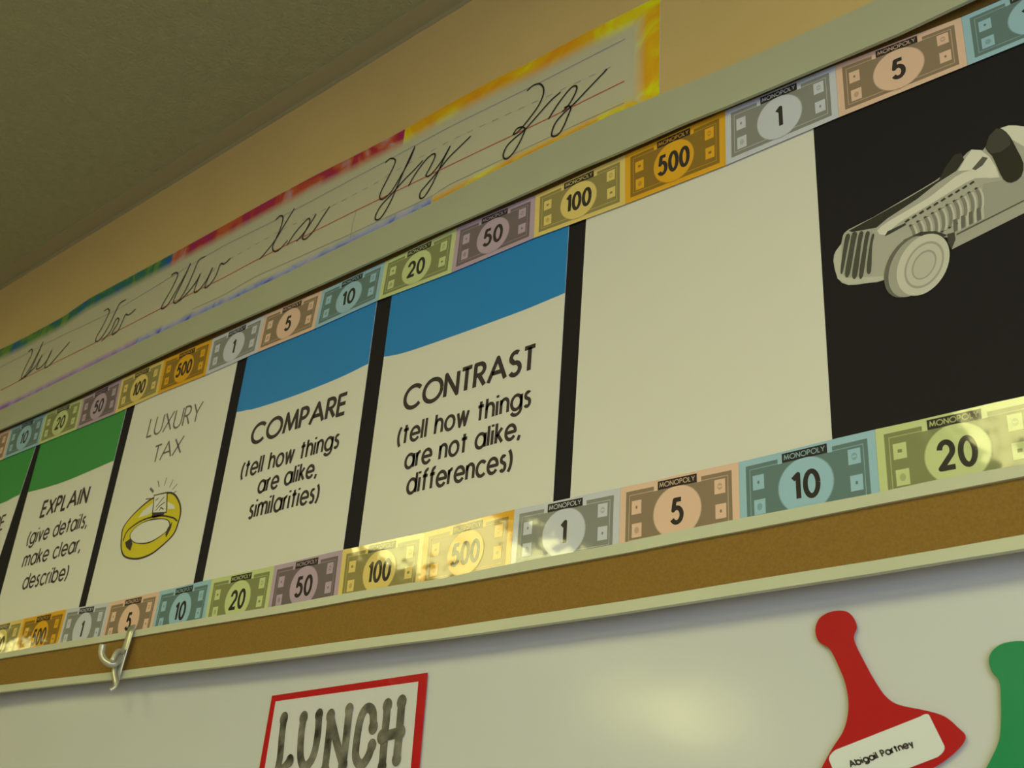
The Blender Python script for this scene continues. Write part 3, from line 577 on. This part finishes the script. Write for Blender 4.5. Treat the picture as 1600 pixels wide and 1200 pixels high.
CUR = [[[(-0.7652, 2.7818), (-0.7562, 2.7857), (-0.7447, 2.7831), (-0.737, 2.7726), (-0.736, 2.7593), (-0.7432, 2.7431), (-0.76, 2.7262), (-0.7759, 2.7144), (-0.7848, 2.7131), (-0.7792, 2.7202), (-0.7707, 2.7194), (-0.7645, 2.7131), (-0.7666, 2.7044), (-0.7763, 2.6869), (-0.788, 2.6758), (-0.7966, 2.6765), (-0.8003, 2.6856), (-0.7943, 2.6981), (-0.7808, 2.7056), (-0.7644, 2.7116), (-0.7433, 2.7263), (-0.7224, 2.7409), (-0.7066, 2.7473)], [(-0.7231, 2.7107), (-0.7107, 2.7265), (-0.6955, 2.7409), (-0.6852, 2.7467), (-0.6789, 2.7434), (-0.6793, 2.7352), (-0.6865, 2.7224), (-0.6952, 2.7132), (-0.7002, 2.7115)], [(-0.6967, 2.7161), (-0.6909, 2.7159), (-0.6864, 2.71), (-0.6893, 2.702), (-0.697, 2.6842), (-0.7048, 2.6751), (-0.7141, 2.6758), (-0.7164, 2.6829), (-0.7115, 2.6967), (-0.6988, 2.7068), (-0.6809, 2.7154), (-0.6582, 2.7297), (-0.6308, 2.7465)]], [[(-1.0465, 2.7841), (-1.0365, 2.7873), (-1.0246, 2.7787), (-1.0262, 2.7671), (-1.0366, 2.7474), (-1.0471, 2.7277), (-1.0467, 2.7155), (-1.0373, 2.7116), (-1.0216, 2.7198), (-1.005, 2.7425), (-0.9915, 2.7635), (-0.984, 2.7851)], [(-0.984, 2.7851), (-0.9972, 2.7571), (-1.0117, 2.7215), (-1.0241, 2.6942), (-1.038, 2.6764), (-1.0492, 2.6775), (-1.0503, 2.6873), (-1.0407, 2.7011), (-1.0205, 2.7134), (-0.9993, 2.728), (-0.9777, 2.7392), (-0.9626, 2.7488)], [(-0.9853, 2.7136), (-0.9732, 2.7313), (-0.9558, 2.7472), (-0.9435, 2.752), (-0.9366, 2.7488), (-0.9385, 2.7393), (-0.9461, 2.7251), (-0.9508, 2.7169), (-0.9443, 2.7126), (-0.9324, 2.7189), (-0.9184, 2.733), (-0.9074, 2.7499)], [(-0.9074, 2.7499), (-0.918, 2.7299), (-0.9278, 2.7081), (-0.9379, 2.6895), (-0.9488, 2.677), (-0.9571, 2.6785), (-0.9577, 2.6894), (-0.9485, 2.697), (-0.9311, 2.7096), (-0.9084, 2.7284), (-0.8879, 2.7393), (-0.8676, 2.7495)]], [[(-1.3097, 2.7827), (-1.3003, 2.7868), (-1.2908, 2.779), (-1.2912, 2.7596), (-1.2985, 2.7399), (-1.3035, 2.7241), (-1.2941, 2.712), (-1.2811, 2.7125), (-1.2653, 2.7222)], [(-1.2637, 2.7859), (-1.2816, 2.7623), (-1.2999, 2.7372), (-1.3187, 2.7219), (-1.3328, 2.7118)], [(-1.2631, 2.7135), (-1.2492, 2.7302), (-1.2287, 2.7443), (-1.2177, 2.7478), (-1.2135, 2.7382), (-1.2202, 2.7251), (-1.2252, 2.713), (-1.2179, 2.7071), (-1.207, 2.7106), (-1.194, 2.721), (-1.1804, 2.7373), (-1.1687, 2.7504)], [(-1.2009, 2.7479), (-1.2202, 2.7251), (-1.2387, 2.712)]], [[(-1.6098, 2.7789), (-1.5958, 2.7792), (-1.5876, 2.7703), (-1.5948, 2.7486), (-1.6076, 2.7289), (-1.6169, 2.7131), (-1.6119, 2.7063), (-1.5962, 2.7114), (-1.5763, 2.7387), (-1.5621, 2.7612), (-1.5524, 2.7826)], [(-1.5524, 2.7826), (-1.565, 2.7485), (-1.5778, 2.7222), (-1.5779, 2.7086), (-1.5646, 2.7059), (-1.5471, 2.7252), (-1.5357, 2.7552), (-1.5271, 2.7796), (-1.5087, 2.7821)], [(-1.5595, 2.7052), (-1.5349, 2.7176), (-1.5183, 2.7321), (-1.5101, 2.7461)], [(-1.5106, 2.7445), (-1.5157, 2.7244), (-1.5164, 2.7096), (-1.5032, 2.7084), (-1.4849, 2.7237), (-1.4746, 2.7451)], [(-1.4746, 2.7451), (-1.4822, 2.7227), (-1.4846, 2.7086), (-1.4748, 2.7069), (-1.4586, 2.721), (-1.451, 2.7449), (-1.4397, 2.7407), (-1.4248, 2.7465)]], [[(-1.8344, 2.7752), (-1.8219, 2.7755), (-1.814, 2.7638), (-1.8248, 2.7364), (-1.8373, 2.7169), (-1.8337, 2.705), (-1.8176, 2.7073), (-1.7994, 2.7302), (-1.7872, 2.7605), (-1.779, 2.7741), (-1.7603, 2.7758)], [(-1.8113, 2.6993), (-1.7867, 2.7137), (-1.7785, 2.7361), (-1.7674, 2.7361), (-1.7667, 2.7252), (-1.7771, 2.7107), (-1.7746, 2.7022), (-1.7566, 2.7079), (-1.7492, 2.7267), (-1.7445, 2.7375), (-1.7314, 2.7323), (-1.7124, 2.7384)]], [[(-2.1273, 2.7699), (-2.1133, 2.7712), (-2.1081, 2.7553), (-2.1186, 2.7314), (-2.1236, 2.7099), (-2.116, 2.7022), (-2.0981, 2.718), (-2.0823, 2.7439), (-2.0708, 2.7758)], [(-2.0708, 2.7758), (-2.0814, 2.736), (-2.0903, 2.7158), (-2.1028, 2.7023)], [(-2.1297, 2.7002), (-2.1014, 2.7057), (-2.0719, 2.7182), (-2.0562, 2.7401)], [(-2.0562, 2.7401), (-2.0628, 2.7193), (-2.0616, 2.7085), (-2.0416, 2.7095), (-2.0229, 2.7229), (-2.0178, 2.7401)], [(-2.0178, 2.7401), (-2.0259, 2.7162), (-2.0248, 2.7018), (-2.0041, 2.7044), (-1.973, 2.7231), (-1.9473, 2.7384)]]]
for pair in CUR:
    b = MB()
    for s_ in pair: b.ribbon(smooth_pts(s_, 7), .0026, AY-.0009)
    b.build('cursive_letters', m_lamp_ink, al)

# ------------------------------------------------------------------ map hook hanging on the rail
m_hook = mat('dull_nickel', (.58, .58, .50), .34, .5, .55)
hk = thing('map_hook', 'small nickel map hook clipped over the upper edge of the map rail', 'hook', (-1.45, -.028, 2.02))
P_ = [[(-1.4049, -0.0262, 2.0909), (-1.4017, -0.0285, 2.0799), (-1.406, -0.0285, 2.0514), (-1.4076, -0.029, 2.0299), (-1.4082, -0.029, 2.0123)], [(-1.411, -0.03, 2.0533), (-1.4047, -0.036, 2.038), (-1.4084, -0.044, 2.0348), (-1.4154, -0.05, 2.0394), (-1.4213, -0.053, 2.0491), (-1.4215, -0.054, 2.0606)], [(-1.4016, -0.031, 2.054), (-1.4016, -0.038, 2.0533), (-1.4001, -0.043, 2.0494), (-1.3993, -0.046, 2.0397), (-1.4002, -0.046, 2.0381)], [(-1.4137, -0.033, 2.0403), (-1.4099, -0.034, 2.0238), (-1.398, -0.034, 2.007), (-1.4011, -0.039, 1.9993)]]
b = MB(); b.tube(P_[0], .0024, 10, sx=3.4); b.build('strap', m_hook, hk, True)
b = MB(); b.tube([tuple(p) for p in smooth_pts3(P_[1])], .0050, 10); b.build('hook_arm', m_hook, hk, True)
b = MB(); b.tube([tuple(p) for p in smooth_pts3(P_[2])], .0036, 10); b.build('hook_tip', m_hook, hk, True)
b = MB(); b.tube([tuple(p) for p in smooth_pts3(P_[3])], .0026, 10, sx=1.8); b.build('spring_tail', m_hook, hk, True)

# ------------------------------------------------------------------ notices on the whiteboard
NY = .0040
ln = thing('lunch_sign', 'laminated white LUNCH sign with a red border on the whiteboard', 'sign', (-.97, .0105, 1.865))
LO = [(-1.0998, 1.979), (-0.8368, 1.9855), (-0.8346, 1.8865), (-1.1012, 1.8944)]
BZ = 1.866
def side(a, c, z): return (a[0]+(c[0]-a[0])*(z-a[1])/(c[1]-a[1]), z)
tl, tr_, br_, bl_ = LO; BR = side(tr_, br_, BZ); BL = side(tl, bl_, BZ)
LAM2 = dict(rough=.16, spec=.6, bump=[(22, .0022), (80, .0004)])
m_red = mat('red_laminate', alb((160, 24, 20), .9), **LAM2); m_lw = mat('laminated_white', alb((178, 174, 138), .98), **LAM2)
b = MB(); b.slab([BL, BR, tr_, tl], NY, NY+.0006); b.build('red_border', m_red, ln)
inn = [(-1.0905, 1.9715), (-0.8491, 1.9768)]; itl, itr = inn
ibr = (BR[0]-(tr_[0]-itr[0]), BZ+.012); ibl = (BL[0]+(itl[0]-tl[0])+.002, BZ+.012)
b = MB(); b.poly([ibl, ibr, itr, itl], NY-.0003); b.build('sheet', m_lw, ln)
m_brush = mat('mottled_black_brush_ink', alb((84, 80, 56)), .3, .4, noise=(48, .85), bump=[(22, .0022)])
for s_ in [[[(-1.069, 1.9497), (-1.0677, 1.9296), (-1.065, 1.9076), (-1.0654, 1.8932), (-1.0659, 1.8861)], [(-1.0661, 1.887), (-1.0545, 1.8929), (-1.0458, 1.9007)]], [[(-1.0328, 1.9486), (-1.0324, 1.928), (-1.0284, 1.9063), (-1.0218, 1.8955), (-1.0137, 1.8943), (-1.0052, 1.9055), (-1.0031, 1.9266), (-1.0057, 1.9505)]], [[(-0.9822, 1.8882), (-0.983, 1.9169), (-0.9851, 1.9489)], [(-0.9849, 1.948), (-0.9705, 1.9216), (-0.9527, 1.8933)], [(-0.9527, 1.8933), (-0.953, 1.9208), (-0.9543, 1.9534)]], [[(-0.9115, 1.9317), (-0.9153, 1.9484), (-0.9253, 1.9533), (-0.9337, 1.9425), (-0.9357, 1.9166), (-0.9331, 1.8995), (-0.9228, 1.8924), (-0.9141, 1.9005), (-0.91, 1.9121)]], [[(-0.8929, 1.9539), (-0.8916, 1.9214), (-0.8902, 1.8897)], [(-0.8709, 1.9563), (-0.8696, 1.9271), (-0.8689, 1.8964)], [(-0.8952, 1.9207), (-0.8806, 1.9226), (-0.8667, 1.9244)]]]:
    b = MB()
    for q in s_:
        kk = s_.index(q)*.0003; qq = smooth_pts(q, 6); b.ribbon(qq, .0115, NY-.0005-kk, caps=False); b.disc(qq[0][0], qq[0][1], .0074, .0082, NY-.0006-kk); b.disc(qq[-1][0], qq[-1][1], .0068, .0075, NY-.0006-kk)
    b.build('brush_letter', m_brush, ln)

m_pr = mat('red_card_laminate', alb((156, 14, 16), .85), rough=.35, spec=.3, bump=[(9, .002)])
m_pg = mat('green_card_laminate', alb((24, 118, 56), .85), rough=.35, spec=.3, bump=[(9, .002)])
m_lab = mat('name_label_white', alb((180, 180, 150), .98), .5, .3)
rp = thing('pawn_cutout', 'red game-pawn cutout with a white name label on the whiteboard', 'paper cutout', (-.37, .0105, 1.83))
PW = [(-0.3658, 1.9978), (-0.3743, 1.9968), (-0.3821, 1.9925), (-0.3858, 1.9834), (-0.3833, 1.9737), (-0.3743, 1.9668), (-0.3677, 1.9524), (-0.3632, 1.9392), (-0.3614, 1.9264), (-0.3624, 1.9139), (-0.3674, 1.9006), (-0.3777, 1.8875), (-0.3875, 1.8733), (-0.3973, 1.8578), (-0.396, 1.8459), (-0.3784, 1.8411), (-0.3417, 1.8511), (-0.3033, 1.8685), (-0.2843, 1.8793), (-0.2729, 1.8911), (-0.2784, 1.8997), (-0.287, 1.9077), (-0.3004, 1.9126), (-0.3204, 1.9181), (-0.3294, 1.9242), (-0.3357, 1.9333), (-0.3436, 1.9491), (-0.3527, 1.9719), (-0.3495, 1.9822), (-0.3523, 1.9911), (-0.3575, 1.9962)]
b = MB(); b.slab(smooth_pts(PW, 5, True), .0028, .0033); b.build('cutout', m_pr, rp)
NL = [(-0.3812, 1.8827), (-0.2984, 1.9118), (-0.2882, 1.8822), (-0.3708, 1.852)]
def roundrect(c, r=.08, n=4):
    out = []
    for i in range(4):
        p0, p1, p2 = c[i-1], c[i], c[(i+1) % 4]
        a = (p1[0]+(p0[0]-p1[0])*r, p1[1]+(p0[1]-p1[1])*r*1.6); d = (p1[0]+(p2[0]-p1[0])*r, p1[1]+(p2[1]-p1[1])*r*1.6)
        for k in range(n+1):
            t = k/n; out.append(tuple((1-t)**2*a[j]+2*t*(1-t)*p1[j]+t*t*d[j] for j in (0, 1)))
    return out
b = MB(); b.slab(roundrect(NL), .0022, .0027); lb = b.build('name_label', m_lab, rp)
NT = [(-0.3627, 1.873), (-0.3116, 1.8869), (-0.3647, 1.8772)]
b = MB(); st, tot = layout('Abigail Partney', .24)
(ux, uz), (vx, vz), (hx, hz) = NT
for s_ in st: b.ribbon([(ux+(vx-ux)*px/tot+(hx-ux)*pz, uz+(vz-uz)*px/tot+(hz-uz)*pz) for px, pz in s_], .0013, .0020, caps=False)
b.build('lettering', m_ink, lb)
gp = thing('pawn_cutout', 'green game-pawn cutout at the right edge of the whiteboard', 'paper cutout', (-.2, .0105, 1.82))
b = MB(); b.slab(smooth_pts([(-0.2293, 1.9585), (-0.2386, 1.9574), (-0.2461, 1.9527), (-0.2493, 1.9458), (-0.2481, 1.9374), (-0.2439, 1.93), (-0.2446, 1.9161), (-0.2467, 1.9003), (-0.2501, 1.887), (-0.2587, 1.8728), (-0.267, 1.8609), (-0.2706, 1.8501), (-0.2603, 1.8435), (-0.2333, 1.8432), (-0.2074, 1.843), (-0.1964, 1.849), (-0.1986, 1.8604), (-0.2068, 1.8733), (-0.2152, 1.8876), (-0.2207, 1.9011), (-0.222, 1.9146), (-0.2206, 1.9282), (-0.2144, 1.9369), (-0.2131, 1.9461), (-0.2163, 1.9546), (-0.2226, 1.9578)], 5, True), .0028, .0033); b.build('cutout', m_pg, gp)
